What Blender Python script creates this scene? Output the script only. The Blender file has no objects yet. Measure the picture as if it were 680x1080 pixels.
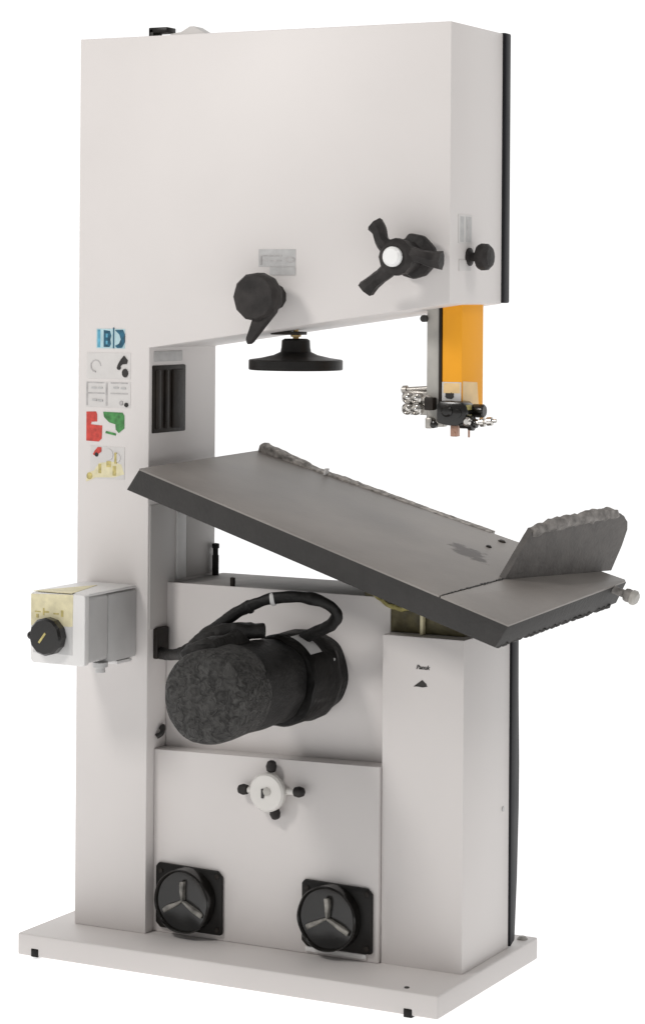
import bpy, bmesh, math, random
from mathutils import Vector, Matrix, noise
random.seed(7)
S = bpy.context.scene
COL = S.collection
PI = math.pi

# ------------------------------------------------------------------ materials
def new_mat(name):
    m = bpy.data.materials.new(name); m.use_nodes = True
    nt = m.node_tree
    return m, nt, nt.nodes['Principled BSDF']

def mat(name, col, rough=.5, metal=0., var=.06, scale=8., bump=.0, bscale=60., spec=.5, detail=4., coat=0.):
    """procedural surface: base colour mottled by noise, plus roughness variation and a fine bump"""
    m, nt, b = new_mat(name)
    tc = nt.nodes.new('ShaderNodeTexCoord')
    n = nt.nodes.new('ShaderNodeTexNoise'); n.inputs['Scale'].default_value = scale; n.inputs['Detail'].default_value = detail
    nt.links.new(tc.outputs['Object'], n.inputs['Vector'])
    r = nt.nodes.new('ShaderNodeValToRGB')
    r.color_ramp.elements[0].position = .3; r.color_ramp.elements[1].position = .7
    r.color_ramp.elements[0].color = (*[max(0, c*(1-var)) for c in col], 1)
    r.color_ramp.elements[1].color = (*[min(1, c*(1+var)) for c in col], 1)
    nt.links.new(n.outputs['Fac'], r.inputs['Fac'])
    nt.links.new(r.outputs['Color'], b.inputs['Base Color'])
    mr = nt.nodes.new('ShaderNodeMapRange')
    mr.inputs['To Min'].default_value = max(.02, rough-.08); mr.inputs['To Max'].default_value = min(1, rough+.08)
    nt.links.new(n.outputs['Fac'], mr.inputs['Value']); nt.links.new(mr.outputs['Result'], b.inputs['Roughness'])
    b.inputs['Metallic'].default_value = metal
    b.inputs['Specular IOR Level'].default_value = spec
    b.inputs['Coat Weight'].default_value = coat
    if bump > 0:
        n2 = nt.nodes.new('ShaderNodeTexNoise'); n2.inputs['Scale'].default_value = bscale; n2.inputs['Detail'].default_value = 6
        nt.links.new(tc.outputs['Object'], n2.inputs['Vector'])
        bp = nt.nodes.new('ShaderNodeBump'); bp.inputs['Strength'].default_value = bump; bp.inputs['Distance'].default_value = .004
        nt.links.new(n2.outputs['Fac'], bp.inputs['Height']); nt.links.new(bp.outputs['Normal'], b.inputs['Normal'])
    return m

def mat_mesh_cover(name):
    """dark fan cover full of dimples"""
    m, nt, b = new_mat(name)
    tc = nt.nodes.new('ShaderNodeTexCoord')
    nz = nt.nodes.new('ShaderNodeTexNoise'); nz.inputs['Scale'].default_value = 40
    mixv = nt.nodes.new('ShaderNodeMix'); mixv.data_type = 'VECTOR'; mixv.inputs[0].default_value = .03
    nt.links.new(tc.outputs['Object'], nz.inputs['Vector'])
    nt.links.new(tc.outputs['Object'], mixv.inputs[4]); nt.links.new(nz.outputs['Color'], mixv.inputs[5])
    v = nt.nodes.new('ShaderNodeTexNoise'); v.inputs['Scale'].default_value = 62; v.inputs['Detail'].default_value = 3; v.inputs['Distortion'].default_value = 1.2
    nt.links.new(mixv.outputs[1], v.inputs['Vector'])
    r = nt.nodes.new('ShaderNodeValToRGB')
    r.color_ramp.elements[0].position = .36; r.color_ramp.elements[0].color = (.016, .015, .014, 1)
    r.color_ramp.elements[1].position = .66; r.color_ramp.elements[1].color = (.062, .060, .057, 1)
    nt.links.new(v.outputs['Fac'], r.inputs['Fac']); nt.links.new(r.outputs['Color'], b.inputs['Base Color'])
    bp = nt.nodes.new('ShaderNodeBump'); bp.inputs['Strength'].default_value = 1.; bp.inputs['Distance'].default_value = .012
    nt.links.new(v.outputs['Fac'], bp.inputs['Height']); nt.links.new(bp.outputs['Normal'], b.inputs['Normal'])
    b.inputs['Specular IOR Level'].default_value = .3
    b.inputs['Roughness'].default_value = .6
    return m

M = dict(
    paint=mat('cream_powder_paint', (.672, .640, .624), .45, var=.018, scale=3.5, bump=.05, bscale=260, spec=.35),
    lid=mat('darkened_grey_lid', (.36, .345, .335), .7, var=.18, scale=12, bump=.2, bscale=90, spec=.15),
    paint_shade=mat('shaded_cream_paint', (.50, .48, .465), .5, var=.03, scale=6, bump=.04, bscale=220, spec=.3),
    white_plastic=mat('white_plastic', (.74, .73, .72), .4, var=.02),
    grey_plastic=mat('grey_plastic', (.53, .525, .52), .45, var=.05, scale=14),
    black=mat('black_plastic', (.008, .007, .006), .42, spec=.28, var=.3, scale=20, bump=.1, bscale=120),
    knob=mat('worn_black_plastic', (.026, .023, .022), .55, spec=.25, var=.45, scale=26, bump=.5, bscale=90),
    gloss=mat('gloss_black', (.010, .009, .008), .22, var=.3, scale=20),
    door=mat('dark_door_paint', (.010, .010, .013), .45, spec=.25, var=.2),
    cast=mat('ground_cast_iron', (.237, .218, .203), .5, metal=.0, var=.2, scale=4, bump=.12, bscale=150, detail=8),
    cast_edge=mat('dark_cast_iron_edge', (.040, .038, .0365), .65, spec=.3, var=.10, scale=22, bump=.4, bscale=110),
    cast_rough=mat('rough_grey_casting', (.115, .107, .100), .75, var=.4, scale=45, bump=1., bscale=75),
    cast_light=mat('pale_rough_casting', (.23, .216, .204), .8, var=.45, scale=50, bump=1., bscale=80),
    rail=mat('pale_rough_rail', (.33, .31, .29), .8, var=.6, scale=70, bump=1., bscale=90),
    fence=mat('fence_iron', (.108, .100, .094), .6, var=.22, scale=25, bump=.5, bscale=120),
    motor=mat('motor_black', (.013, .012, .011), .5, var=.5, scale=30, spec=.25, bump=.7, bscale=90),
    motor_dark=mat('motor_darker', (.006, .0055, .005), .45, var=.6, scale=16, spec=.25, bump=.6, bscale=70),
    motor_grey=mat('motor_grey_band', (.013, .0125, .012), .55, var=.5, scale=30, bump=.7, spec=.25, bscale=90),
    mesh=mat_mesh_cover('dimpled_fan_cover'),
    cable=mat('black_rubber', (.007, .0065, .006), .5, spec=.25, var=.4, scale=40, bump=.5, bscale=120),
    steel=mat('brushed_steel', (.42, .40, .37), .38, metal=.75, var=.12, scale=30),
    steel_dull=mat('dull_steel', (.42, .405, .375), .5, metal=.1, var=.1, scale=20),
    chrome=mat('chrome', (.62, .60, .57), .18, metal=1., var=.15, scale=60),
    brass=mat('brass', (.42, .30, .14), .35, metal=.9, var=.15, scale=40),
    copper=mat('copper_pin', (.45, .27, .20), .4, metal=.6, var=.2, scale=60),
    orange=mat('orange_guard_paint', (.88, .385, .028), .6, spec=.15, var=.03, scale=9),
    orange_dark=mat('orange_shade_paint', (.66, .26, .04), .4, var=.10, scale=9),
    label=mat('pale_label', (.62, .61, .60), .55, var=.05, scale=30),
    label_grey=mat('grey_label', (.47, .465, .46), .55, var=.10, scale=60),
    label_faint=mat('faint_label', (.615, .595, .58), .55, var=.04, scale=30),
    label_warm=mat('amber_label', (.78, .55, .27), .45, var=.1, scale=30),
    ink=mat('black_ink', (.02, .018, .016), .5, var=.3, scale=80),
    ink_grey=mat('grey_ink', (.42, .405, .40), .5, var=.2, scale=80),
    teal=mat('teal_ink', (.012, .085, .14), .5, var=.5, scale=80),
    teal_mid=mat('mid_teal_ink', (.10, .33, .46), .5, var=.3, scale=80),
    teal_pale=mat('pale_teal', (.42, .58, .62), .5, var=.1, scale=60),
    red=mat('red_ink', (.52, .055, .04), .5, var=.25, scale=90),
    green=mat('green_ink', (.055, .22, .06), .5, var=.4, scale=90),
    yellow=mat('yellow_label', (.70, .64, .42), .55, var=.12, scale=50),
    yellow_ink=mat('ochre_ink', (.50, .42, .16), .55, var=.35, scale=90),
    olive=mat('oily_olive_casting', (.10, .085, .038), .5, var=.5, scale=35, bump=.6, bscale=70),
    ochre=mat('greasy_yellow_casting', (.30, .26, .09), .5, var=.4, scale=50, bump=.5, bscale=80),
    patch=mat('worn_brown_insert', (.095, .080, .072), .7, var=.75, scale=60, bump=.8, bscale=90),
    slot=mat('brown_black_slot', (.018, .014, .011), .5, spec=.25, var=.5, scale=14, bump=.3, bscale=50),
    spoke=mat('highlit_spoke_plastic', (.22, .21, .19), .35, var=.6, scale=42),  # paler mottled grey paints in the highlights on the port spokes
    hub=mat('cream_hub', (.66, .64, .61), .45, var=.03, scale=20),
    ball=mat('white_ball', (.82, .82, .81), .35, var=.02),
)

# ------------------------------------------------------------------ mesh helpers
def sharp(bm, ang=.6):
    bm.normal_update()
    for f in bm.faces: f.smooth = True
    for e in bm.edges:
        e.smooth = not (len(e.link_faces) != 2 or e.calc_face_angle(0) > ang)

def bevel(bm, geom_edges, w, seg=2):
    if w > 0:
        bmesh.ops.bevel(bm, geom=geom_edges, offset=w, segments=seg, profile=.5, affect='EDGES', clamp_overlap=True)

def add_box(bm, x0, x1, y0, y1, z0, z1, b=0., seg=2):
    t = bmesh.new()
    vs = [t.verts.new(v) for v in ((x0,y0,z0),(x1,y0,z0),(x1,y1,z0),(x0,y1,z0),(x0,y0,z1),(x1,y0,z1),(x1,y1,z1),(x0,y1,z1))]
    for f in ((0,3,2,1),(4,5,6,7),(0,1,5,4),(1,2,6,5),(2,3,7,6),(3,0,4,7)): t.faces.new([vs[i] for i in f])
    bevel(t, list(t.edges), b, seg)
    merge(bm, t)

def merge(bm, t, mtx=None):
    if mtx is not None: t.transform(mtx)
    me = bpy.data.meshes.new('tmp'); t.to_mesh(me); t.free()
    bm.from_mesh(me); bpy.data.meshes.remove(me)

def add_prism(bm, poly, d0, d1, axis='y', b=0., seg=2, map_=None):
    """polygon (a,b) swept from depth d0 to d1. axis y: (x,z); x: (y,z); z: (x,y); map_ = own mapping"""
    t = bmesh.new()
    f = map_ or {'y': lambda a, c, d: (a, d, c), 'x': lambda a, c, d: (d, a, c), 'z': lambda a, c, d: (a, c, d)}[axis]
    A = [t.verts.new(f(a, c, d0)) for a, c in poly]; B = [t.verts.new(f(a, c, d1)) for a, c in poly]
    n = len(poly)
    t.faces.new(A); t.faces.new(B[::-1])
    for i in range(n): t.faces.new((A[i], B[i], B[(i+1) % n], A[(i+1) % n]))
    bmesh.ops.recalc_face_normals(t, faces=t.faces)
    bevel(t, list(t.edges), b, seg)
    merge(bm, t)

def frame_of(d):
    d = Vector(d).normalized()
    a = Vector((0, 0, 1)) if abs(d.z) < .9 else Vector((1, 0, 0))
    u = d.cross(a).normalized(); return u, d.cross(u).normalized(), d

def add_lathe(bm, base, direction, prof, n=40):
    """prof: list of (radius, distance along direction)"""
    t = bmesh.new(); u, v, d = frame_of(direction); base = Vector(base)
    rings = []
    for r, h in prof:
        if r < 1e-6: rings.append([t.verts.new(base + d*h)])
        else: rings.append([t.verts.new(base + d*h + (u*math.cos(2*PI*k/n) + v*math.sin(2*PI*k/n))*r) for k in range(n)])
    for A, B in zip(rings, rings[1:]):
        for k in range(n):
            k2 = (k+1) % n
            if len(A) == 1 and len(B) == 1: continue
            if len(A) == 1: t.faces.new((A[0], B[k], B[k2]))
            elif len(B) == 1: t.faces.new((A[k], B[0], A[k2]))
            else: t.faces.new((A[k], B[k], B[k2], A[k2]))
    if len(rings[0]) > 1: t.faces.new(rings[0])
    if len(rings[-1]) > 1: t.faces.new(rings[-1])
    bmesh.ops.recalc_face_normals(t, faces=t.faces)
    merge(bm, t)

def add_tube(bm, pts, rad, n=14, sub=6):
    """smooth tube through points; rad number or list per control point"""
    P = [Vector(p) for p in pts]; R = rad if isinstance(rad, (list, tuple)) else [rad]*len(P)
    Q, RR = [], []
    for i in range(len(P)-1):
        p0, p1, p2, p3 = P[max(0, i-1)], P[i], P[i+1], P[min(len(P)-1, i+2)]
        for k in range(sub):
            s = k/sub
            Q.append(.5*((2*p1) + (p2-p0)*s + (2*p0-5*p1+4*p2-p3)*s*s + (3*p1-p0-3*p2+p3)*s**3)); RR.append(R[i]*(1-s)+R[i+1]*s)
    Q.append(P[-1]); RR.append(R[-1])
    t = bmesh.new(); rings = []; up = None
    for i, q in enumerate(Q):
        d = (Q[min(i+1, len(Q)-1)] - Q[max(i-1, 0)]).normalized()
        if up is None: up = frame_of(d)[0]
        up = (up - d*up.dot(d)).normalized(); w = d.cross(up)
        rings.append([t.verts.new(q + (up*math.cos(2*PI*k/n) + w*math.sin(2*PI*k/n))*RR[i]) for k in range(n)])
    for A, B in zip(rings, rings[1:]):
        for k in range(n): t.faces.new((A[k], A[(k+1) % n], B[(k+1) % n], B[k]))
    t.faces.new(rings[0]); t.faces.new(rings[-1])
    bmesh.ops.recalc_face_normals(t, faces=t.faces)
    merge(bm, t)

def rough(bm, amp, sc=40., seed=0.):
    for v in bm.verts:
        o = Vector((seed, seed*1.7, 3.1))
        v.co += noise.noise_vector(v.co*sc + o)*amp

def obj(name, bm, m, parent=None, label=None, ang=.6):
    sharp(bm, ang)
    me = bpy.data.meshes.new(name); bm.to_mesh(me); bm.free()
    for k in (m if isinstance(m, (list, tuple)) else [m]): me.materials.append(k)
    o = bpy.data.objects.new(name, me); COL.objects.link(o)
    if parent is not None:
        o.parent = parent
        if parent.type == 'EMPTY': o.matrix_parent_inverse = Matrix.Translation(-parent.location)
    if label: o['label'] = label
    return o

def dup(o, mtx, parent):
    """copy of a part and its sub-parts, moved by a matrix"""
    c = o.copy(); COL.objects.link(c); c.parent = parent
    if parent.type == 'EMPTY': c.matrix_parent_inverse = Matrix.Translation(-parent.location)
    c.matrix_basis = mtx
    for ch in [k for k in COL.objects if k.parent == o]:
        g = ch.copy(); COL.objects.link(g); g.parent = c
    return c

def decal(name, pieces, mats, parent, place, label, step=.0002):
    """thin printed sheet: pieces = (polygon, material index); each later piece sits 0.3 mm prouder"""
    bm = bmesh.new()
    for i, (poly, mi) in enumerate(pieces):
        t = bmesh.new()
        vs = [t.verts.new(place(a, c, .0010 + step*i)) for a, c in poly]
        lo = [t.verts.new(place(a, c, .0)) for a, c in poly]
        f = t.faces.new(vs); n = len(vs)
        for k in range(n): t.faces.new((vs[k], lo[k], lo[(k+1) % n], vs[(k+1) % n]))
        bmesh.ops.recalc_face_normals(t, faces=t.faces)
        for f in t.faces: f.material_index = mi
        merge(bm, t)
    return obj(name, bm, mats, parent, label)

def glyphs(text, place, x, z, h, shear=0., wide=1.):
    """mesh polygons of lettering as pieces-ready triangles"""
    cu = bpy.data.curves.new('lettering', 'FONT'); cu.body = text; cu.size = 1; cu.shear = shear; cu.offset = .022
    o = bpy.data.objects.new('lettering', cu); COL.objects.link(o)
    dg = bpy.context.evaluated_depsgraph_get(); dg.update()
    me = bpy.data.meshes.new_from_object(o.evaluated_get(dg))
    COL.objects.unlink(o); bpy.data.objects.remove(o); bpy.data.curves.remove(cu)
    out = [[(x + me.vertices[i].co.x*h*wide, z + me.vertices[i].co.y*h) for i in p.vertices] for p in me.polygons]
    bpy.data.meshes.remove(me)
    return out

front = lambda y: (lambda a, c, d: (a, y - d, c))
side = lambda x: (lambda a, c, d: (x + d, a, c))

def rect(a0, a1, c0, c1): return [(a0, c0), (a1, c0), (a1, c1), (a0, c1)]
def disc(a, c, r, n=14, rz=None): return [(a + r*math.cos(2*PI*k/n), c + (rz or r)*math.sin(2*PI*k/n)) for k in range(n)]

# ------------------------------------------------------------------ main dimensions (metres)
H, W, D, CW, CD = 2.1, .9425, .276, .192, .302
ZI, ZB = 1.389, 1.495            # underside of the head, inner and outer end
TB = .0536                       # base plate height
BX0, BX1, BY0, BY1 = -.068, .986, -.130, .408
RX0, RX1, RY0, RY1, RZ = .768, .9635, .041, .291, .772
YP, YN = .082, .032              # motor plate, lower panel
ZBODY = .845

saw = bpy.data.objects.new('band_saw', None); COL.objects.link(saw); saw.location = (.46, .14, 0)
saw['label'] = 'tall off-white band saw with black handles and a tilted grey table on a flat base'
saw['category'] = 'band saw'

# ------------------------------------------------------------------ C shaped frame, base, lower body
bm = bmesh.new()
poly = [(0, TB), (CW, TB), (CW, ZI), (W, ZB), (W, H), (0, H)]
add_prism(bm, poly, 0, D, 'y', b=.0022)
for v in bm.verts:
    if v.co.y > .2 and v.co.x < CW + .003: v.co.y += CD - D
frame = obj('frame_housing', bm, M['paint'], saw)

bm = bmesh.new()
add_box(bm, BX0, BX1, BY0, BY1, 0.004, TB, .004, 3)
base = obj('base_plate', bm, M['paint'], saw)
for x, z in ((-.021, .0135), (.917, .0095)):
    bm = bmesh.new(); add_box(bm, x-.010, x+.010, BY0-.0015, BY0+.02, z-.010, z+.009, .002)
    obj('slot', bm, M['black'], base)
bm = bmesh.new(); add_lathe(bm, (.902, -.104, TB-.002), (0, 0, 1), [(.0055, 0), (.0055, .004), (0, .004)], 12)
obj('screw', bm, M['ink'], base)
bm = bmesh.new(); add_lathe(bm, (.962, .375, TB-.002), (0, 0, 1), [(.012, 0), (.012, .004), (.007, .009), (0, .010)], 18)
obj('levelling_bolt', bm, M['steel_dull'], base)

bm = bmesh.new()
add_box(bm, CW+.0005, RX0, YP+.004, .335, TB, ZBODY-.006, .002)
lb = obj('lower_body', bm, M['paint'], saw)
bm = bmesh.new(); add_box(bm, CW+.002, RX0-.001, YP+.0065, .338, ZBODY-.0055, ZBODY-.001, .001)
obj('lid', bm, M['lid'], lb)  # grey cap added to darken the body top, too bright in plain paint
bm = bmesh.new(); add_box(bm, CW+.0015, RX0-.001, YP, YP+.006, .45, ZBODY+.002, .0015)
obj('motor_plate', bm, M['paint'], saw)
bm = bmesh.new()
add_prism(bm, [(CW+.001, TB+.0005), (RX0-.001, TB+.0005), (RX0-.001, .483), (CW+.001, .470)], YN, YP+.003, 'y', b=.002)
obj('lower_panel', bm, M['paint'], saw)
bm = bmesh.new()
add_box(bm, RX0, RX1, RY0, RY1, TB-.001, RZ, .003)
post_box = obj('right_housing', bm, M['paint'], saw)
bm = bmesh.new(); add_lathe(bm, (RX1-.001, .255, .371), (1, 0, 0), [(.006, 0), (.006, .003), (0, .004)], 12)
obj('screw', bm, M['grey_plastic'], post_box)

# rear doors: dark rims that show along the right edge
bm = bmesh.new(); add_box(bm, .01, W+.006, D+.0015, D+.034, 1.4965, H+.002, .004)
obj('upper_door', bm, M['door'], saw)
bm = bmesh.new()
prof = [(.293, .056), (.318, .066), (.330, .20), (.338, .36), (.339, .46), (.333, .62), (.331, .775), (.293, .775)]
add_prism(bm, prof, .70, RX1+.004, 'x', b=.002)
obj('lower_door', bm, M['door'], saw)

# lifting lugs on the roof of the head
bm = bmesh.new(); add_box(bm, .135, .148, .08, .12, H-.002, 2.126, .002); add_box(bm, .135, .185, .08, .12, 2.116, 2.129, .002)
obj('latch', bm, M['black'], saw)
bm = bmesh.new()
add_prism(bm, [(.185, 2.099), (.288, 2.099), (.280, 2.112), (.250, 2.129), (.238, 2.129), (.215, 2.117), (.187, 2.114)], .09, .13, 'y', b=.003)
obj('lifting_lug', bm, M['label_faint'], saw)

# ------------------------------------------------------------------ blade slot and inner face of the column
bm = bmesh.new()
X = CW
add_box(bm, X-.01, X+.004, .013, .158, 1.193, 1.348, .003)
slot = obj('blade_slot_cover', bm, M['slot'], saw)
for y0, y1 in ((.022, .040), (.060, .075), (.092, .142)):
    bm = bmesh.new(); add_box(bm, X+.002, X+.010, y0, y1, 1.202, 1.338, .004); obj('rib', bm, M['slot'], slot)
bm = bmesh.new(); add_box(bm, X-.01, X+.0025, .02, .145, 1.357, 1.381, .002)
obj('slot_label', bm, M['label_grey'], saw, 'faint grey strip above the dark slot')
bm = bmesh.new(); add_box(bm, X-.01, X+.006, .122, .162, ZBODY+.004, 1.02, .002)
obj('blade_guide_strip', bm, M['label'], saw)
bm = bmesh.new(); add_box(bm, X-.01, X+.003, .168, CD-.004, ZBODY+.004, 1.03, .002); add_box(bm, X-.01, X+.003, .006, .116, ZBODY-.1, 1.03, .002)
obj('shade_panel', bm, M['paint_shade'], saw)  # added grey panels put the table's shadow into the column's colour
bm = bmesh.new(); add_lathe(bm, (.206, .283, ZBODY-.004), (0, 0, 1), [(.008, 0), (.008, .05), (.0065, .052), (.0065, .066), (.009, .068), (.009, .078), (0, .080)], 16)
obj('spring_rod', bm, M['motor_grey'], saw)
bm = bmesh.new(); add_box(bm, X-.005, X+.012, .026, .078, .676, .748, .005)
obj('cable_gland', bm, M['slot'], saw)
bm = bmesh.new(); add_tube(bm, [(X+.003, .038, .497), (X+.012, .046, .505), (X+.010, .056, .518), (X+.003, .060, .512)], .006)
obj('hook', bm, M['ink'], saw)
# narrow pin on the body roof, seen behind the cable
bm = bmesh.new(); add_lathe(bm, (.352, .11, ZBODY-.003), (0, 0, 1), [(.006, 0), (.006, .022), (0, .024)], 12)
obj('pin', bm, M['slot'], saw)

# ------------------------------------------------------------------ printed labels
decal('maker_badge', [(rect(.050, .127, 1.386, 1.431), 0), (rect(.053, .061, 1.388, 1.429), 1),
      ([(.070, 1.389), (.086, 1.389), (.090, 1.396), (.088, 1.406), (.0905, 1.416), (.087, 1.426), (.070, 1.428)], 2),
      (rect(.076, .081, 1.395, 1.403), 1), (rect(.076, .081, 1.411, 1.420), 1),
      (rect(.0955, .0985, 1.386, 1.434), 2),
      ([(.101, 1.428), (.122, 1.429), (.127, 1.420), (.127, 1.400), (.120, 1.388), (.107, 1.387), (.101, 1.392), (.112, 1.397), (.117, 1.407), (.113, 1.418)], 2)],
      [M['teal_pale'], M['teal_mid'], M['teal']], saw, front(0), 'small teal badge with dark blocky letters')
ring = lambda a, c, r, w: [([(a+r*math.cos(t), c+r*math.sin(t)), (a+(r-w)*math.cos(t), c+(r-w)*math.sin(t)), (a+(r-w)*math.cos(t2), c+(r-w)*math.sin(t2)), (a+r*math.cos(t2), c+r*math.sin(t2))], 1)
      for t, t2 in [(2*PI*k/12, 2*PI*(k+1)/12) for k in range(9)]]
decal('pictogram_label', [(rect(.024, .143, 1.316, 1.376), 0)] + ring(.049, 1.345, .015, .003) +
      [([(.108, 1.347), (.118, 1.362), (.126, 1.370), (.136, 1.359), (.133, 1.351), (.121, 1.350), (.113, 1.343)], 2),
       (disc(.112, 1.342, .005), 2), (disc(.129, 1.330, .008, rz=.010), 2)],
      [M['label_faint'], M['ink_grey'], M['ink']], saw, front(0), 'pale label with a faint ring and black hand pictogram')
g = [(rect(.022, .143, 1.250, 1.309), 0)]
for z in (1.305, 1.281): g += [(rect(.026, .073, z, z+.003), 1), (rect(.090, .136, z, z+.003), 1)]
for x in (.024, .077): g.append((rect(x, x+.004, 1.254, 1.307), 1))
for x, z in ((.038, 1.293), (.055, 1.293), (.098, 1.294), (.118, 1.293), (.04, 1.265), (.056, 1.264)): g.append((rect(x, x+.013, z, z+.004), 3))
g += [(disc(.119, 1.261, .005), 1), (disc(.133, 1.257, .005), 2)]
decal('chart_label', g, [M['label_faint'], M['ink_grey'], M['ink'], M['label_grey']], saw, front(0), 'pale label with a faint ruled chart')
decal('logo_label', [([(.024, 1.172), (.058, 1.171), (.066, 1.178), (.067, 1.208), (.036, 1.210), (.038, 1.216), (.053, 1.217), (.053, 1.234), (.050, 1.240), (.024, 1.239)], 0),
      ([(.070, 1.240), (.122, 1.239), (.127, 1.232), (.127, 1.203), (.112, 1.192), (.104, 1.200), (.103, 1.212), (.086, 1.216), (.072, 1.228)], 1),
      (rect(.108, .119, 1.205, 1.232), 2), ([(.076, 1.191), (.104, 1.186), (.104, 1.191), (.078, 1.196)], 2)],
      [M['red'], M['green'], M['green']], saw, front(0), 'red and green interlocking block logo')
y_ = [(rect(.036, .128, 1.086, 1.160), 0), ([(.024, 1.078), (.028, 1.098), (.046, 1.104), (.060, 1.122), (.098, 1.126), (.120, 1.120), (.128, 1.098), (.100, 1.090), (.050, 1.088), (.032, 1.080)], 1),
      (rect(.058, .066, 1.098, 1.120), 2), (rect(.080, .092, 1.113, 1.127), 2), (rect(.097, .106, 1.094, 1.116), 2), (disc(.034, 1.091, .008), 2),
      ([(.043, 1.141), (.050, 1.138), (.066, 1.148), (.066, 1.158), (.056, 1.158), (.048, 1.150)], 3), (disc(.053, 1.141, .005), 4),
      (disc(.108, 1.135, .010), 5), (disc(.085, 1.142, .013), 0), (rect(.102, .108, 1.122, 1.147), 2)]
decal('warning_label', y_, [M['label_faint'], M['yellow'], M['yellow_ink'], M['red'], M['ink'], M['label_faint']], saw, front(0), 'yellow machine pictogram with a red spot')
decal('data_plate', [(rect(.476, .569, 1.574, 1.613), 0), (rect(.480, .500, 1.586, 1.590), 1), (rect(.505, .535, 1.586, 1.589), 1), (rect(.482, .535, 1.597, 1.600), 1),
      (disc(.556, 1.590, .013, rz=.007), 1), (disc(.556, 1.590, .008, rz=.003), 0), (rect(.480, .484, 1.578, 1.598), 1), (rect(.505, .569, 1.556, 1.573), 0)],
      [M['label_grey'], M['ink_grey']], saw, front(0), 'small grey data plate with faint print')
decal('scale_label', [(rect(.040, .113, 1.626, 1.688), 3), (rect(.050, .070, 1.629, 1.684), 1), (rect(.078, .108, 1.629, 1.684), 1), (rect(.085, .095, 1.634, 1.678), 2), (rect(.044, .105, 1.566, 1.590), 0)],
      [M['label_faint'], M['label_grey'], M['ink_grey'], M['label_faint']], saw, side(W), 'narrow grey scale label above the side knob')
tx = glyphs('Panuk', None, .850, .7025, .0130, .25, 1.0)
decal('lettering', [(t, 0) for t in tx], [M['ink']], saw, front(RY0), 'small black slanted lettering', 0)
decal('arrow_mark', [([(.844, .664), (.854, .6645), (.866, .6635), (.877, .666), (.874, .672), (.865, .6795), (.856, .673)], 0)], [M['ink']], saw, front(RY0), 'small black triangle mark')

# ------------------------------------------------------------------ tension lever knob
bm = bmesh.new()
cx, cz = .517, 1.507
add_lathe(bm, (cx, 0, cz), (0, -1, 0), [(.030, -.002), (.026, .02), (.026, .05), (.050, .054), (.0535, .062), (.0535, .092), (.048, .100), (0, .101)], 11)
lk = obj('lever_knob', bm, M['knob'], saw, ang=.9)
bm = bmesh.new()
pts = [(cx+.050, cz-.012), (cx+.046, cz-.034), (cx+.012, cz-.072), (cx-.012, cz-.100), (cx-.022, cz-.106), (cx-.026, cz-.092), (cx-.016, cz-.066), (cx-.004, cz-.03)]
add_prism(bm, pts, -.088, -.066, 'y', b=.005)
obj('lever', bm, M['knob'], lk)

# ------------------------------------------------------------------ three armed clamp handle
hb = Vector((.866, 0, 1.594))
bm = bmesh.new(); add_lathe(bm, hb, (0, -1, 0), [(.044, -.002), (.046, .008), (.046, .022), (.036, .030), (.036, .085), (.040, .09), (.040, .108), (.030, .116), (0, .117)], 12)
th = obj('clamp_handle', bm, M['knob'], saw)
for tip, w in (((.806, -.085, 1.664), 1.), ((.785, -.085, 1.526), 1.05), ((.963, -.085, 1.586), 1.1)):
    tip = Vector(tip); c0 = hb + Vector((0, -.098, 0)); m1 = c0.lerp(tip, .55) + Vector((0, -.006, 0))
    dv = (tip-c0).normalized(); pv = dv.cross(Vector((0, 1, 0)))*.006
    bm = bmesh.new(); add_tube(bm, [c0, c0.lerp(tip, .3)+pv, m1+pv, c0.lerp(tip, .82), tip], [.026*w, .018*w, .0145*w, .0165*w, .0185*w], 7); rough(bm, .0035, 30, w*5)
    obj('arm', bm, M['knob'], th)
bm = bmesh.new(); add_lathe(bm, hb + Vector((-.001, -.117, 0)), (0, -1, 0), [(.0215, 0), (.0215, .008), (.017, .014), (0, .016)], 24)
obj('cap', bm, M['ball'], th)
bm = bmesh.new()
add_prism(bm, [(.848, 1.622), (.866, 1.646), (.900, 1.640), (.925, 1.615), (.93, 1.600), (.92, 1.575), (.905, 1.556), (.876, 1.548), (.85, 1.565)], -.050, -.028, 'y', b=.006)
obj('clamp_collar', bm, M['knob'], th)

# side lock knob, axis along x
bm = bmesh.new(); add_lathe(bm, (W-.002, .098, 1.597), (1, 0, 0), [(.020, 0), (.020, .006), (.010, .010), (.010, .022), (.026, .026), (.030, .034), (.029, .046), (.022, .054), (0, .057)], 14)
obj('lock_knob', bm, M['knob'], saw)

# handwheel hanging below the head
hx, hy = .497, .137
bm = bmesh.new()
add_lathe(bm, (hx, hy, 1.3405), (0, 0, 1), [(.06, .001), (.105, .001), (.107, .003), (.107, .022), (.105, .0245), (.078, .0285), (.050, .035), (.035, .042), (.033, .052), (.032, .068), (.026, .072), (0, .072)], 56)
hw = obj('tension_handwheel', bm, M['black'], saw)
bm = bmesh.new(); add_lathe(bm, (hx, hy, 1.408), (0, 0, 1), [(.007, 0), (.007, .008), (.012, .009), (.012, .016), (.006, .017), (.006, .055)], 16)
obj('stem', bm, M['brass'], hw)
bm = bmesh.new(); add_box(bm, hx-.055, hx+.018, hy-.02, hy+.02, 1.421, 1.4285, .001)
obj('stem_bracket', bm, M['slot'], hw)

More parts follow.
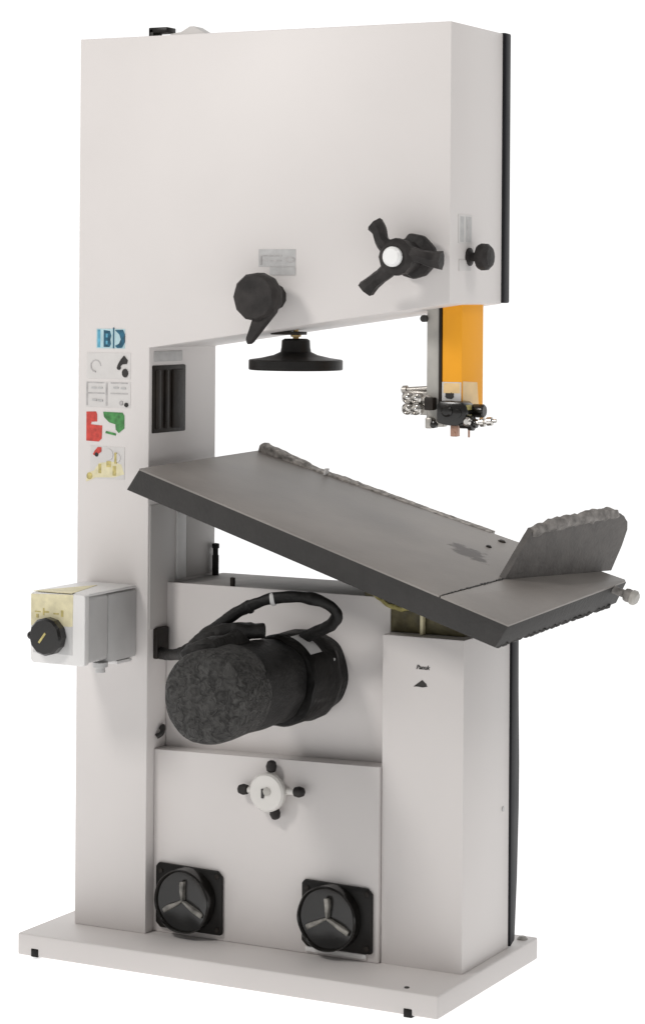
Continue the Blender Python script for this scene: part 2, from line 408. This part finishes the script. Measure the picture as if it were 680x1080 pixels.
# ------------------------------------------------------------------ blade guide post, guard and guide head
PY = .100
bm = bmesh.new(); add_box(bm, .842, .872, PY, PY+.03, 1.236, 1.60, .002)
gp = obj('guide_post', bm, M['steel_dull'], saw)
bm = bmesh.new(); add_box(bm, .8722, .8785, PY-.003, PY+.02, 1.235, 1.60, .001)
obj('rack', bm, M['slot'], gp)
bm = bmesh.new(); add_lathe(bm, (.838, PY-.002, 1.462), (0, -1, 0), [(.008, -.03), (.008, .008), (0, .009)], 10)
obj('screw', bm, M['ink'], gp)
bm = bmesh.new()
add_box(bm, .8795, .927, PY-.001, PY+.115, 1.262, 1.60, .003)
gd = obj('blade_guard', bm, M['orange'], saw, 'orange folded sheet metal blade guard')
decal('guard_label', [(rect(.8805, .926, 1.262, 1.324), 0), (rect(.884, .924, 1.300, 1.322), 1), (rect(.889, .909, 1.294, 1.300), 2), ([(.888, 1.292), (.893, 1.300), (.898, 1.294), (.903, 1.302), (.910, 1.292), (.904, 1.287), (.892, 1.288)], 2)],
      [M['label'], M['label_warm'], M['ink']], gd, front(PY-.001), 'pale label with a dark printed mark')
decal('guard_label', [([(PY+.004, 1.262), (PY+.09, 1.262), (PY+.08, 1.322), (PY+.004, 1.326)], 0)], [M['label_warm']], gd, side(.927), 'peach coloured label on the side of the guard')
bm = bmesh.new()
add_prism(bm, [(.8785, 1.236), (.8785, 1.276), (.886, 1.284), (.940, 1.283), (.949, 1.274), (.951, 1.256), (.944, 1.238), (.925, 1.229), (.90, 1.231)], PY-.028, PY+.02, 'y', b=.005)
gh = obj('guide_head', bm, M['gloss'], saw)
bm = bmesh.new(); add_lathe(bm, (.905, PY-.025, 1.262), (0, -1, 0), [(.013, 0), (.013, .006), (.009, .010), (0, .011)], 16); add_lathe(bm, (.930, PY-.025, 1.258), (0, -1, 0), [(.010, 0), (.010, .006), (0, .008)], 16)
obj('bolt', bm, M['gloss'], gh)
for a, z, r, y in ((.800, 1.263, .013, PY-.012), (.800, 1.288, .013, PY-.012), (.824, 1.263, .013, PY-.018), (.824, 1.287, .013, PY-.018), (.847, 1.282, .013, PY-.014)):
    bm = bmesh.new(); add_lathe(bm, (a, y+.03, z), (0, -1, 0), [(r*.6, -.01), (r, 0), (r, .028), (r*.75, .031), (r*.55, .027), (r*.3, .030), (0, .031)], 18); obj('guide_roller', bm, M['chrome'], gh)
bm = bmesh.new(); add_box(bm, .789, .845, PY, PY+.02, 1.250, 1.302, .003); obj('roller_block', bm, M['steel'], gh)
bm = bmesh.new(); add_lathe(bm, (.786, PY+.01, 1.304), (1, 0, .08), [(.006, -.008), (.010, -.004), (.010, .005), (.006, .006), (.006, .06)], 14); obj('guide_rod', bm, M['steel'], gh)
bm = bmesh.new(); add_box(bm, .846, .868, PY-.022, PY, 1.262, 1.290, .003); obj('clamp_block', bm, M['slot'], gh)
bm = bmesh.new(); add_box(bm, .845, .888, PY-.012, PY+.012, 1.226, 1.238, .002); add_box(bm, .846, .862, PY-.016, PY+.010, 1.222, 1.246, .003)
obj('lower_bracket', bm, M['steel'], gh)
bm = bmesh.new(); add_lathe(bm, (.868, PY-.015, 1.231), (0, -1, 0), [(.008, -.01), (.008, .004), (.004, .006), (0, .006)], 12); obj('bolt', bm, M['gloss'], gh)
bm = bmesh.new(); add_box(bm, .906, .922, PY-.014, PY+.004, 1.206, 1.232, .002); add_lathe(bm, (.914, PY-.012, 1.212), (0, -1, 0), [(.006, 0), (.006, .004), (0, .005)], 12)
obj('blade_support', bm, M['copper'], gh)
bm = bmesh.new(); add_lathe(bm, (.944, PY+.02, 1.262), (1, 0, 0), [(.013, 0), (.015, .003), (.015, .026), (.012, .029), (0, .029)], 18); obj('adjusting_knob', bm, M['gloss'], gh)
bm = bmesh.new(); add_box(bm, .942, .950, PY-.022, PY+.004, 1.252, 1.276, .002); obj('retaining_clip', bm, M['ochre'], gh)
bm = bmesh.new(); add_lathe(bm, (.930, PY-.01, 1.236), (1, 0, 0), [(.012, 0), (.012, .018), (.016, .020), (.016, .030), (.010, .032), (.010, .038)], 18); obj('adjusting_knob', bm, M['gloss'], gh)
bm = bmesh.new(); add_lathe(bm, (.952, PY-.022, 1.240), (0, -1, 0), [(.010, -.012), (.010, .006), (.006, .010), (0, .010)], 16); obj('guide_roller', bm, M['chrome'], gh)
bm = bmesh.new(); add_lathe(bm, (.968, PY-.01, 1.238), (1, 0, .12), [(.006, 0), (.006, .008), (.0105, .009), (.0105, .018), (.005, .019), (.005, .024), (.0095, .025), (.0095, .036), (.004, .038), (.004, .046), (0, .047)], 14); obj('adjusting_screw', bm, M['chrome'], gh)
bm = bmesh.new(); add_lathe(bm, (.950, PY-.012, 1.232), (0, 0, -1), [(.0025, 0), (.0025, .026), (0, .027)], 8); obj('pin', bm, M['copper'], gh)

# ------------------------------------------------------------------ switch box on the column
bm = bmesh.new(); add_box(bm, .030, .165, -.120, -.001, .684, .838, .006)
sw = obj('switch_box', bm, M['grey_plastic'], saw)
bm = bmesh.new(); add_box(bm, .028, .166, -.212, -.1205, .692, .841, .010, 3)
sf = obj('switch_cover', bm, M['grey_plastic'], sw)
bm = bmesh.new()
add_prism(bm, [(.024, .696), (.030, .689), (.164, .689), (.168, .693), (.168, .842), (.164, .846), (.028, .846), (.024, .840)], -.222, -.204, 'y', b=.003)
for z0, z1, y1 in ((.8415, .848, -.006),): add_box(bm, .026, .167, -.206, y1, z0, z1, .002)
obj('switch_face', bm, M['white_plastic'], sw)
bm = bmesh.new(); add_box(bm, .032, .136, -.2235, -.2215, .712, .775, .001)
obj('switch_panel', bm, M['grey_plastic'], sw)
decal('switch_label', [([(.026, .772), (.072, .768), (.096, .758), (.118, .772), (.136, .776), (.137, .846), (.026, .842)], 0), (rect(.036, .052, .802, .805), 1), (rect(.058, .062, .796, .812), 1), (rect(.058, .074, .802, .806), 1), (rect(.086, .100, .800, .803), 1), (rect(.106, .112, .796, .810), 1), (rect(.040, .046, .790, .798), 1)],
      [M['yellow'], M['yellow_ink']], sw, front(-.222), 'creased yellow label with faint print')
decal('switch_label', [([(.030, -.220), (.132, -.220), (.112, -.13), (.095, -.06)], 0)], [M['yellow']], sw, lambda a, c, d: (a, c, .848+d), 'yellow label folded over the lid')
bm = bmesh.new()
kx, kz = .080, .752
add_lathe(bm, (kx, -.222, kz), (0, -1, 0), [(.034, -.002), (.042, .004), (.0425, .024), (.038, .030), (0, .031)], 12)
add_lathe(bm, (kx-.040, -.238, kz), (-1, 0, 0), [(.010, -.01), (.009, .006), (.006, .010), (0, .011)], 12)
kn = obj('rotary_knob', bm, M['gloss'], sw, ang=.5)
bm = bmesh.new()
t = bmesh.new(); add_box(t, -.0025, .0025, -.2545, -.2515, -.014, .014, .001)
merge(bm, t, Matrix.Translation((kx-.004, 0, kz-.002)) @ Matrix.Rotation(math.radians(38), 4, 'Y'))
obj('pointer', bm, M['yellow_ink'], kn)
bm = bmesh.new(); add_lathe(bm, (.150, -.13, .686), (0, 0, -1), [(.017, 0), (.017, .010), (.011, .012), (.011, .022), (0, .023)], 16)
obj('cable_gland', bm, M['grey_plastic'], sw)
bm = bmesh.new(); add_box(bm, .12, .164, -.082, -.02, .676, .6835, .001)
obj('mounting_foot', bm, M['white_plastic'], sw)

# ------------------------------------------------------------------ motor and its cable
mx, mz = .556, .670
bm = bmesh.new()
add_lathe(bm, (mx+.012, YP, mz-.002), (0, -1, 0), [(.096, -.001), (.096, .03), (.101, .034), (.102, .05), (.098, .06), (.100, .150), (.096, .158), (.09, .158)], 64)
rough(bm, .006, 24, 2)
mo = obj('motor', bm, M['motor_dark'], saw)
bm = bmesh.new()
add_lathe(bm, (mx, -.077, mz), (0, -1, 0), [(.090, 0), (.092, .003), (.092, .050), (.095, .052), (.095, .10), (.0945, .17), (.095, .235), (.0935, .237)], 64)
rough(bm, .0045, 26, 7)
obj('barrel', bm, M['motor_grey'], mo)
bm = bmesh.new()
add_lathe(bm, (mx-.003, -.24, mz+.001), (0, -1, 0), [(.094, 0), (.098, .004), (.0985, .05), (.099, .10), (.096, .118), (.083, .126), (.05, .130), (.0, .131)], 72)
rough(bm, .004, 26, 5)
obj('fan_cover', bm, M['mesh'], mo)
bm = bmesh.new()
t = bmesh.new(); add_box(t, -.045, .035, -.325, -.15, .075, .122, .016, 3)
merge(bm, t, Matrix.Translation((mx, 0, mz)) @ Matrix.Rotation(math.radians(-24), 4, 'Y'))
add_lathe(bm, (mx-.066, -.25, mz+.078), (-1, 0, .3), [(.018, -.03), (.018, .01), (.013, .014), (.013, .028), (0, .03)], 12)
bmesh.ops.subdivide_edges(bm, edges=list(bm.edges), cuts=3, use_grid_fill=True); rough(bm, .007, 30, 9)
add_tube(bm, [(.418, -.20, .722), (.445, -.21, .746), (.475, -.20, .770), (.52, -.17, .784), (.56, -.12, .785)], [.014, .023, .026, .022, .014], 12); rough(bm, .006, 42, 21)
obj('junction_box', bm, M['motor'], mo)
def curved_patch(a0, a1, y0, y1, r, m, name):
    bm = bmesh.new(); n = 8; r -= .003; lo, hi = [], []
    for k in range(n+1):
        a = math.radians(a0 + (a1-a0)*k/n); lo.append(bm.verts.new((mx+.012+r*math.cos(a), y0, mz-.002+r*math.sin(a)))); hi.append(bm.verts.new((mx+.012+r*math.cos(a), y1, mz-.002+r*math.sin(a))))
    for k in range(n): bm.faces.new((lo[k], lo[k+1], hi[k+1], hi[k]))
    obj(name, bm, m, mo)
curved_patch(38, 72, -.072, -.020, .1085, M['grey_plastic'], 'rating_plate')
bm = bmesh.new(); add_box(bm, mx+.088, mx+.104, .022, .030, mz+.032, mz+.044, .002); obj('glint_block', bm, M['label_grey'], mo)  # small pale block standing in for a glint on the motor

bm = bmesh.new()
cpts = [(.193, .05, .690), (.254, .0, .694), (.36, -.10, .722), (.419, -.13, .762), (.47, -.14, .797), (.514, -.13, .828), (.565, -.12, .851), (.629, -.10, .860), (.674, -.08, .853), (.703, -.06, .830), (.698, -.05, .806), (.662, -.04, .784), (.61, -.03, .762)]
add_tube(bm, cpts, [.014, .012, .016, .016, .0135, .013, .012, .013, .013, .012, .0125, .013, .014], 16, 8)
rough(bm, .0030, 45, 3)
cb = obj('motor_cable', bm, M['cable'], saw)
for k, (i, w) in enumerate(((5, .0145), (6, .0140))):
    p, q = Vector(cpts[i]), Vector(cpts[i+1]); d = (q-p).normalized()
    bm = bmesh.new(); add_lathe(bm, p + d*.012, d, [(w, 0), (w+.001, .003), (w+.001, .006), (w, .009)], 18); obj('cable_clip', bm, M['cable'] if k == 0 else M['label_grey'], cb)

# ------------------------------------------------------------------ cream four-knob hand wheel on the lower panel
wx, wz = .507, .4075
bm = bmesh.new()
add_lathe(bm, (wx, YN, wz), (0, -1, 0), [(.030, -.002), (.030, .016), (.040, .019), (.043, .024), (.043, .036), (.039, .041), (.014, .042), (0, .042)], 40)
wh = obj('adjusting_wheel', bm, M['hub'], saw)
for dx, dz in ((.003, .056), (-.068, -.002), (.073, .006), (.013, -.048)):
    dv = Vector((dx, 0, dz)); l = dv.length; dv.normalize()
    bm = bmesh.new(); add_lathe(bm, (wx, .012, wz), dv, [(.007, .02), (.007, l-.012)], 12); sp = obj('spoke', bm, M['hub'], wh)
    bm = bmesh.new(); add_lathe(bm, (wx, .012, wz), dv, [(.005, l-.014), (.0105, l-.010), (.0125, l), (.0095, l+.010), (.005, l+.013), (0, l+.0135)], 16); obj('knob_tip', bm, M['knob'], sp)
bm = bmesh.new(); add_lathe(bm, (wx+.004, YN-.0405, wz+.004), (0, -1, 0), [(.0095, 0), (.0095, .004), (.004, .006), (0, .006)], 8); obj('centre_bolt', bm, M['steel_dull'], wh)
bm = bmesh.new(); add_prism(bm, [(wx-.010, wz-.012), (wx-.004, wz-.012), (wx-.001, wz), (wx-.001, wz+.010), (wx-.010, wz+.009)], YN-.0445, YN-.0405, 'y', b=.0008); obj('key_slot', bm, M['ink'], wh)

# ------------------------------------------------------------------ dust ports
def dust_port(x0, x1, z0, z1, cx, cz, r, dep, name='dust_port'):
    bm = bmesh.new()
    c = .012
    add_prism(bm, [(x0+c, z0), (x1-.004, z0), (x1, z0+.004), (x1, z1-c), (x1-c, z1), (x0+c*.6, z1+.004), (x0, z1-c*.4), (x0, z0+c)], YN-.010, YN-.0005, 'y', b=.003)
    dp = obj(name, bm, M['black'], saw)
    bm = bmesh.new()
    y0 = YN - .008
    add_lathe(bm, (cx, y0, cz), (0, -1, 0), [(r*.98, 0), (r, .004), (r*.985, dep), (r*.95, dep+.003), (r*.91, dep), (r*.89, dep-.006), (r*.60, dep-.013), (0, dep-.014)], 56)
    rough(bm, .0022, 22, cx*9)
    co = obj('collar', bm, M['gloss'], dp)
    for a, l in ((93, .62), (208, .78), (-28, .80)):
        t = bmesh.new()
        add_prism(t, [(.0, -.0025), (r*l*.6, -.006), (r*l, -.0065), (r*l, .005), (r*l*.5, .004), (0, .002)], y0-dep+.003, y0-dep*.25, 'y', b=.003)
        bm = bmesh.new(); merge(bm, t, Matrix.Translation((cx, 0, cz)) @ Matrix.Rotation(math.radians(-a), 4, 'Y')); bmesh.ops.subdivide_edges(bm, edges=list(bm.edges), cuts=2, use_grid_fill=True); rough(bm, .003, 34, a + cx); obj('spoke', bm, M['spoke'], co)
    for sx, sz in ((x0+.014, z1-.014), (x1-.012, z1-.012), (x1-.012, z0+.012)):
        bm = bmesh.new(); add_lathe(bm, (sx, YN-.009, sz), (0, -1, 0), [(.006, 0), (.006, .003), (0, .005)], 12); obj('screw', bm, M['slot'], dp)
    return dp
dust_port(.205, .379, .067, .211, .291, .140, .073, .032)
dust_port(.582, .756, .073, .216, .658, .146, .073, .030)
bm = bmesh.new(); add_box(bm, .59, .74, YN-.006, YN-.0005, .0605, .071, .001); obj('port_shim', bm, M['white_plastic'], saw)

def mat_insert():
    """table iron with a dark scuffed smudge in its middle"""
    m = M['cast'].copy(); m.name = 'scuffed_table_iron'; nt = m.node_tree; b = nt.nodes['Principled BSDF']
    L = nt.links; old = b.inputs['Base Color'].links[0].from_socket
    tc = nt.nodes.new('ShaderNodeTexCoord')
    sub = nt.nodes.new('ShaderNodeVectorMath'); sub.operation = 'SUBTRACT'; sub.inputs[1].default_value = T(.664, .362, 0)
    L.new(tc.outputs['Object'], sub.inputs[0])
    sq = []
    for ax, rad in (((E_*.90 - V_*.43).normalized(), .074), ((E_*.43 + V_*.90).normalized(), .046)):
        d = nt.nodes.new('ShaderNodeVectorMath'); d.operation = 'DOT_PRODUCT'; d.inputs[1].default_value = ax*(1/rad); L.new(sub.outputs[0], d.inputs[0])
        p = nt.nodes.new('ShaderNodeMath'); p.operation = 'ABSOLUTE'; L.new(d.outputs['Value'], p.inputs[0]); sq.append(p)
    ad = nt.nodes.new('ShaderNodeMath'); L.new(sq[0].outputs[0], ad.inputs[0]); L.new(sq[1].outputs[0], ad.inputs[1])
    nz = nt.nodes.new('ShaderNodeTexNoise'); nz.inputs['Scale'].default_value = 55; nz.inputs['Detail'].default_value = 6; L.new(tc.outputs['Object'], nz.inputs['Vector'])
    ma = nt.nodes.new('ShaderNodeMath'); ma.operation = 'MULTIPLY_ADD'; ma.inputs[1].default_value = 1.5; L.new(nz.outputs['Fac'], ma.inputs[0]); L.new(ad.outputs[0], ma.inputs[2])
    mr = nt.nodes.new('ShaderNodeMapRange'); mr.interpolation_type = 'SMOOTHSTEP'
    mr.inputs['From Min'].default_value = 1.40; mr.inputs['From Max'].default_value = 1.85; mr.inputs['To Min'].default_value = .92; mr.inputs['To Max'].default_value = 0
    L.new(ma.outputs[0], mr.inputs['Value'])
    mx_ = nt.nodes.new('ShaderNodeMix'); mx_.data_type = 'RGBA'; L.new(mr.outputs['Result'], mx_.inputs[0]); L.new(old, mx_.inputs[6]); mx_.inputs[7].default_value = (.060, .048, .042, 1)
    L.new(mx_.outputs[2], b.inputs['Base Color'])
    return m

# ------------------------------------------------------------------ tilting table (u along its length, v across, w up)
A = Vector((.235, -.10886, 1.12248))
E_ = Vector((.9552965, -.0648147, -.2884575)); V_ = Vector((.0764475, .9966449, .0292342)); N_ = Vector((.2855949, -.0499792, .9570463))
def T(u, v, w): return tuple(A + E_*u + V_*v + N_*w)
tmap = lambda a, c, d: T(a, c, d)
TH = .058
def v_front(u): return 0.0
def v_rear(u): return .485 + (.634-.485)*(u+.005)/.938
bm = bmesh.new()
add_prism(bm, [(0, 0), (.7985, 0), (.7965, v_rear(.7965)), (-.005, .485)], -.005, 0, map_=tmap, b=.0012)
table = obj('saw_table', bm, mat_insert(), saw)
bm = bmesh.new()
ue = lambda v: .966 + (.933-.966)*v/.634
add_prism(bm, [(.8015, 0), (.966, 0), (.9335, .625), (.928, .634), (.7995, v_rear(.7995))], -.005, 0, map_=tmap, b=.0012)
obj('table_leaf', bm, M['cast'], table)
bm = bmesh.new()   # dark skirt below the ground top: front face, ribbed underside
sk = [(-.018, .001), (.955, .001), (.922, .630), (-.02, .482)]
t = bmesh.new()
top = [(0, -.0004), (.9665, -.0004), (.9335, .6335), (-.005, .4845)]
bot = [(-.020, .000), (.948, .004), (.925, .628), (-.020, .480)]
Aa = [t.verts.new(T(u, v, -.0035)) for u, v in top]; Bb = [t.verts.new(T(u, v, -TH)) for u, v in bot]
t.faces.new(Aa); t.faces.new(Bb[::-1])
for i in range(4): t.faces.new((Aa[i], Bb[i], Bb[(i+1) % 4], Aa[(i+1) % 4]))
bmesh.ops.recalc_face_normals(t, faces=t.faces); bevel(t, list(t.edges), .002)
merge(bm, t)
obj('table_skirt', bm, M['cast_edge'], table)
# dark filler in the joint
bm = bmesh.new()
for k in range(26):
    v0 = .010 + .345*k/26
    v1 = v0 + random.uniform(.006, .014)
    wd = random.uniform(.001, .0045)*(1.3 if k > 9 else .8)
    add_prism(bm, [(.800-wd, v0), (.800+wd*.6, v0), (.800+wd*.8, v1), (.800-wd*.8, v1)], -.004, .0012, map_=tmap)
obj('joint', bm, M['cast_edge'], table)
# scalloped rack teeth under the right hand end
bm = bmesh.new()
n = 22
for k in range(n):
    v = .03 + .575*k/n; u = .940 + (.918-.940)*v/.634
    P = Vector(T(u, v, -TH+.004)); r = .010 + random.uniform(-.002, .003)
    add_lathe(bm, P, -N_, [(r, 0), (r*.95, .006), (r*.5, .011), (0, .012)], 8)
rough(bm, .002, 60, 4)
obj('end_rack', bm, M['cast_edge'], table)
for u, v, r in ((.660, .463, .007), (.651, .543, .009)):
    bm = bmesh.new(); add_lathe(bm, T(u, v, -.002), N_, [(r, 0), (r, .0035), (r*.6, .006), (0, .006)], 10); obj('screw', bm, M['slot'], table)
# rail along the rear edge, tall at the left end and dying out to the right
bm = bmesh.new()
n = 90; ringsv = []
for k in range(n+1):
    u = .0 + .60*k/n
    h = .014*max(0, 1-(u/.13))**.6 + .007*max(0, 1-u/.45) + .004*noise.noise(Vector((u*75, 1.3, 0)))*(1-u/.75) + .001
    h = max(h, .0008); wv = .022
    if k == 0: h *= .75
    vr = v_rear(u) - .0005
    ringsv.append([bm.verts.new(T(u, vr-wv*.25, -.015)), bm.verts.new(T(u, vr-wv*.25+.003*noise.noise(Vector((u*70, 5, 0))), h*.8)), bm.verts.new(T(u, vr, h)), bm.verts.new(T(u, vr+wv, h*.9)), bm.verts.new(T(u, vr+wv, -.025))])
for P, Q in zip(ringsv, ringsv[1:]):
    for j in range(4): bm.faces.new((P[j], Q[j], Q[j+1], P[j+1]))
bm.faces.new(ringsv[0]); bm.faces.new(ringsv[-1][::-1])
bmesh.ops.recalc_face_normals(bm, faces=bm.faces)
rl = obj('rear_rail', bm, M['rail'], table)
bm = bmesh.new(); add_prism(bm, [(.176, .502), (.182, .502), (.182, .516), (.176, .516)], 0, .016, map_=tmap, b=.001); obj('index_mark', bm, M['white_plastic'], rl)

# upright fence plate clamped near the right hand end
F0 = A + E_*.802 + V_*.279; F1 = A + E_*.880 + V_*.658
fd = (F1-F0).normalized(); ft = fd.cross(N_).normalized()   # ft points to the right of the plate
def F(s, h, q): return tuple(F0 + fd*s + N_*h - ft*q if False else F0 + fd*s + N_*h + ft*q)
out = [(.002, .0005), (.057, .112), (.120, .122), (.200, .132), (.312, .1435), (.352, .141), (.378, .133), (.398, .119), (.406, .100), (.402, .060), (.387, .0005)]
bm = bmesh.new()
t = bmesh.new()
def dens(pts, m=6):
    o = []
    for i in range(len(pts)):
        a, b = Vector(pts[i]), Vector(pts[(i+1) % len(pts)])
        kk = max(1, int((b-a).length/.009))
        o += [tuple(a.lerp(b, j/kk)) for j in range(kk)]
    return o
oo = dens(out)
QS = (0.0, -.004, -.010, -.016)
layers = []
for qi, q in enumerate(QS):
    L = []
    for s, h in oo:
        j = .0045*noise.noise(Vector((s*75, h*75, q*140))) if (h > .1 and .05 < s < .39) else .0012*noise.noise(Vector((s*60, h*60, q*60)))
        lift = (.001 if qi in (1, 2) and h > .1 else 0)
        L.append(t.verts.new(F(s, max(.0005, h + (j + lift if h > .1 else j*.3)), q)))
    layers.append(L)
t.faces.new(layers[0]); t.faces.new(layers[-1][::-1])
for L0, L1 in zip(layers, layers[1:]):
    for i in range(len(oo)): t.faces.new((L0[i], L1[i], L1[(i+1) % len(oo)], L0[(i+1) % len(oo)]))
bmesh.ops.recalc_face_normals(t, faces=t.faces)
merge(bm, t)
fence = obj('fence', bm, M['fence'], table)
bm = bmesh.new()
s0 = [(.059, .108), (.120, .122), (.200, .132), (.312, .1425), (.352, .140)]
add_tube(bm, [F(s, h-.005, -.006) for s, h in s0], [.010, .0135, .0135, .015, .011], 10, 12)
rough(bm, .0055, 75, 8)
obj('fence_cap', bm, M['cast_light'], fence)
# clamp knob at the far end of the table
bm = bmesh.new(); add_lathe(bm, T(.925, .565, -.012), E_, [(.009, 0), (.009, .038), (.014, .041), (.0155, .047), (.0145, .056), (.010, .060), (0, .061)], 20)
ck = obj('fence_clamp_knob', bm, M['cast_light'], table)
bm = bmesh.new(); add_lathe(bm, T(.925, .565, -.012), E_, [(.014, .055), (.017, .058), (.017, .066), (.012, .071), (0, .072)], 20); obj('knob_cap', bm, M['steel_dull'], ck)

# tilt trunnion between body and table
bm = bmesh.new()
add_prism(bm, [(.70, .800), (.72, .772), (.965-.02, .772), (.945, .858), (.86, .884), (.76, .912), (.70, .932)], .085, .24, 'y', b=.004)
rough(bm, .002, 40, 11)
tr = obj('trunnion', bm, M['olive'], saw)
bm = bmesh.new(); add_tube(bm, [(.715, .080, .870), (.745, .078, .842), (.79, .076, .826), (.83, .076, .830), (.88, .078, .824)], [.005, .006, .0055, .006, .004], 10); rough(bm, .004, 60, 12)
obj('trunnion_rim', bm, M['ochre'], tr)
bm = bmesh.new(); add_tube(bm, [(.712, .078, .895), (.76, .074, .872), (.81, .074, .852), (.87, .076, .842)], [.010, .018, .016, .012], 12); rough(bm, .006, 50, 14)
obj('bearing_shell', bm, M['slot'], tr)
bm = bmesh.new(); add_box(bm, .846, .853, .066, .080, .7725, .822, .001); obj('tilt_pointer', bm, M['yellow'], tr)

# ------------------------------------------------------------------ setting: white floor sheet with an added glow
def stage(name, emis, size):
    m, nt, b = new_mat('glowing_white_' + name)
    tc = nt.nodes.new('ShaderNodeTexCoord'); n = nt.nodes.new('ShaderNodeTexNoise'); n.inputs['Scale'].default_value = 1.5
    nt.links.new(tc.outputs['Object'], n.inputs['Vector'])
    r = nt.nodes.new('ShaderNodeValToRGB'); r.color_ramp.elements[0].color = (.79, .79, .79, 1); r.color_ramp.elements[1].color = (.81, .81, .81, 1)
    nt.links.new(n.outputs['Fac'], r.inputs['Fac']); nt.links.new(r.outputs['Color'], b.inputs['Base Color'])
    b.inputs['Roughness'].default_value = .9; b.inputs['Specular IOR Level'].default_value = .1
    b.inputs['Emission Color'].default_value = (1, 1, 1, 1); b.inputs['Emission Strength'].default_value = emis  # emission added to keep the floor pure white and wash out contact shadow
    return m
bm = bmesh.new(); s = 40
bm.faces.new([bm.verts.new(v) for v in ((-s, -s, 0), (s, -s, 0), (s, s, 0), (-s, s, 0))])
fl = obj('floor', bm, stage('floor', .68, s)); fl['kind'] = 'structure'; fl['label'] = 'plain white studio floor with an added glow'

# ------------------------------------------------------------------ world: white studio, dimmer on the camera's side
w = bpy.data.worlds.new('World'); S.world = w; w.use_nodes = True
nt = w.node_tree; bg = nt.nodes['Background']
tc = nt.nodes.new('ShaderNodeTexCoord'); sp = nt.nodes.new('ShaderNodeVectorMath'); sp.operation = 'DOT_PRODUCT'; sp.inputs[1].default_value = (-.60, .80, 0); nt.links.new(tc.outputs['Generated'], sp.inputs[0])
mr = nt.nodes.new('ShaderNodeMapRange'); mr.interpolation_type = 'SMOOTHSTEP'
mr.inputs['From Min'].default_value = -.1; mr.inputs['From Max'].default_value = .75
mr.inputs['To Min'].default_value = .25; mr.inputs['To Max'].default_value = 1.15
nt.links.new(sp.outputs['Value'], mr.inputs['Value'])
bg.inputs['Color'].default_value = (1, .995, .99, 1)
nt.links.new(mr.outputs['Result'], bg.inputs['Strength'])

def area(name, loc, target, size, energy, col=(1, .97, .94)):
    l = bpy.data.lights.new(name, 'AREA'); l.shape = 'RECTANGLE'; l.size = size; l.size_y = size; l.energy = energy; l.color = col
    o = bpy.data.objects.new(name, l); COL.objects.link(o); o.location = loc
    o.rotation_euler = (Vector(target)-Vector(loc)).to_track_quat('-Z', 'Y').to_euler()
area('key_lamp', (-.75, -2.9, 3.35), (.5, 0, 1.7), .7, 57)
area('fill_lamp', (3.1, -.5, 4.3), (.9, .1, 1.5), 1.2, 30)

# ------------------------------------------------------------------ camera
cam = bpy.data.cameras.new('camera'); co = bpy.data.objects.new('camera', cam); COL.objects.link(co)
yaw, pitch, roll, f = .4801, .0012, .0068, 2586.8662
fw = Vector((-math.sin(yaw)*math.cos(pitch), math.cos(yaw)*math.cos(pitch), math.sin(pitch)))
rt = Vector((math.cos(yaw), math.sin(yaw), 0)); up = rt.cross(fw)
r2 = rt*math.cos(roll) + up*math.sin(roll); u2 = -rt*math.sin(roll) + up*math.cos(roll)
m = Matrix.Identity(4)
for i in range(3): m[i][0], m[i][1], m[i][2], m[i][3] = r2[i], u2[i], -fw[i], (3.1353, -4.7695, 1.5149)[i]
co.matrix_world = m
cam.sensor_fit = 'VERTICAL'; cam.sensor_height = 24; cam.sensor_width = 24*680/1080
cam.lens = f/1080*24; cam.shift_x = -6.66/1080; cam.shift_y = -233.28/1080
cam.clip_start = .05; cam.clip_end = 500
S.camera = co
S.view_settings.view_transform = 'Standard'; S.view_settings.look = 'None'; S.view_settings.exposure = 0; S.view_settings.gamma = 1
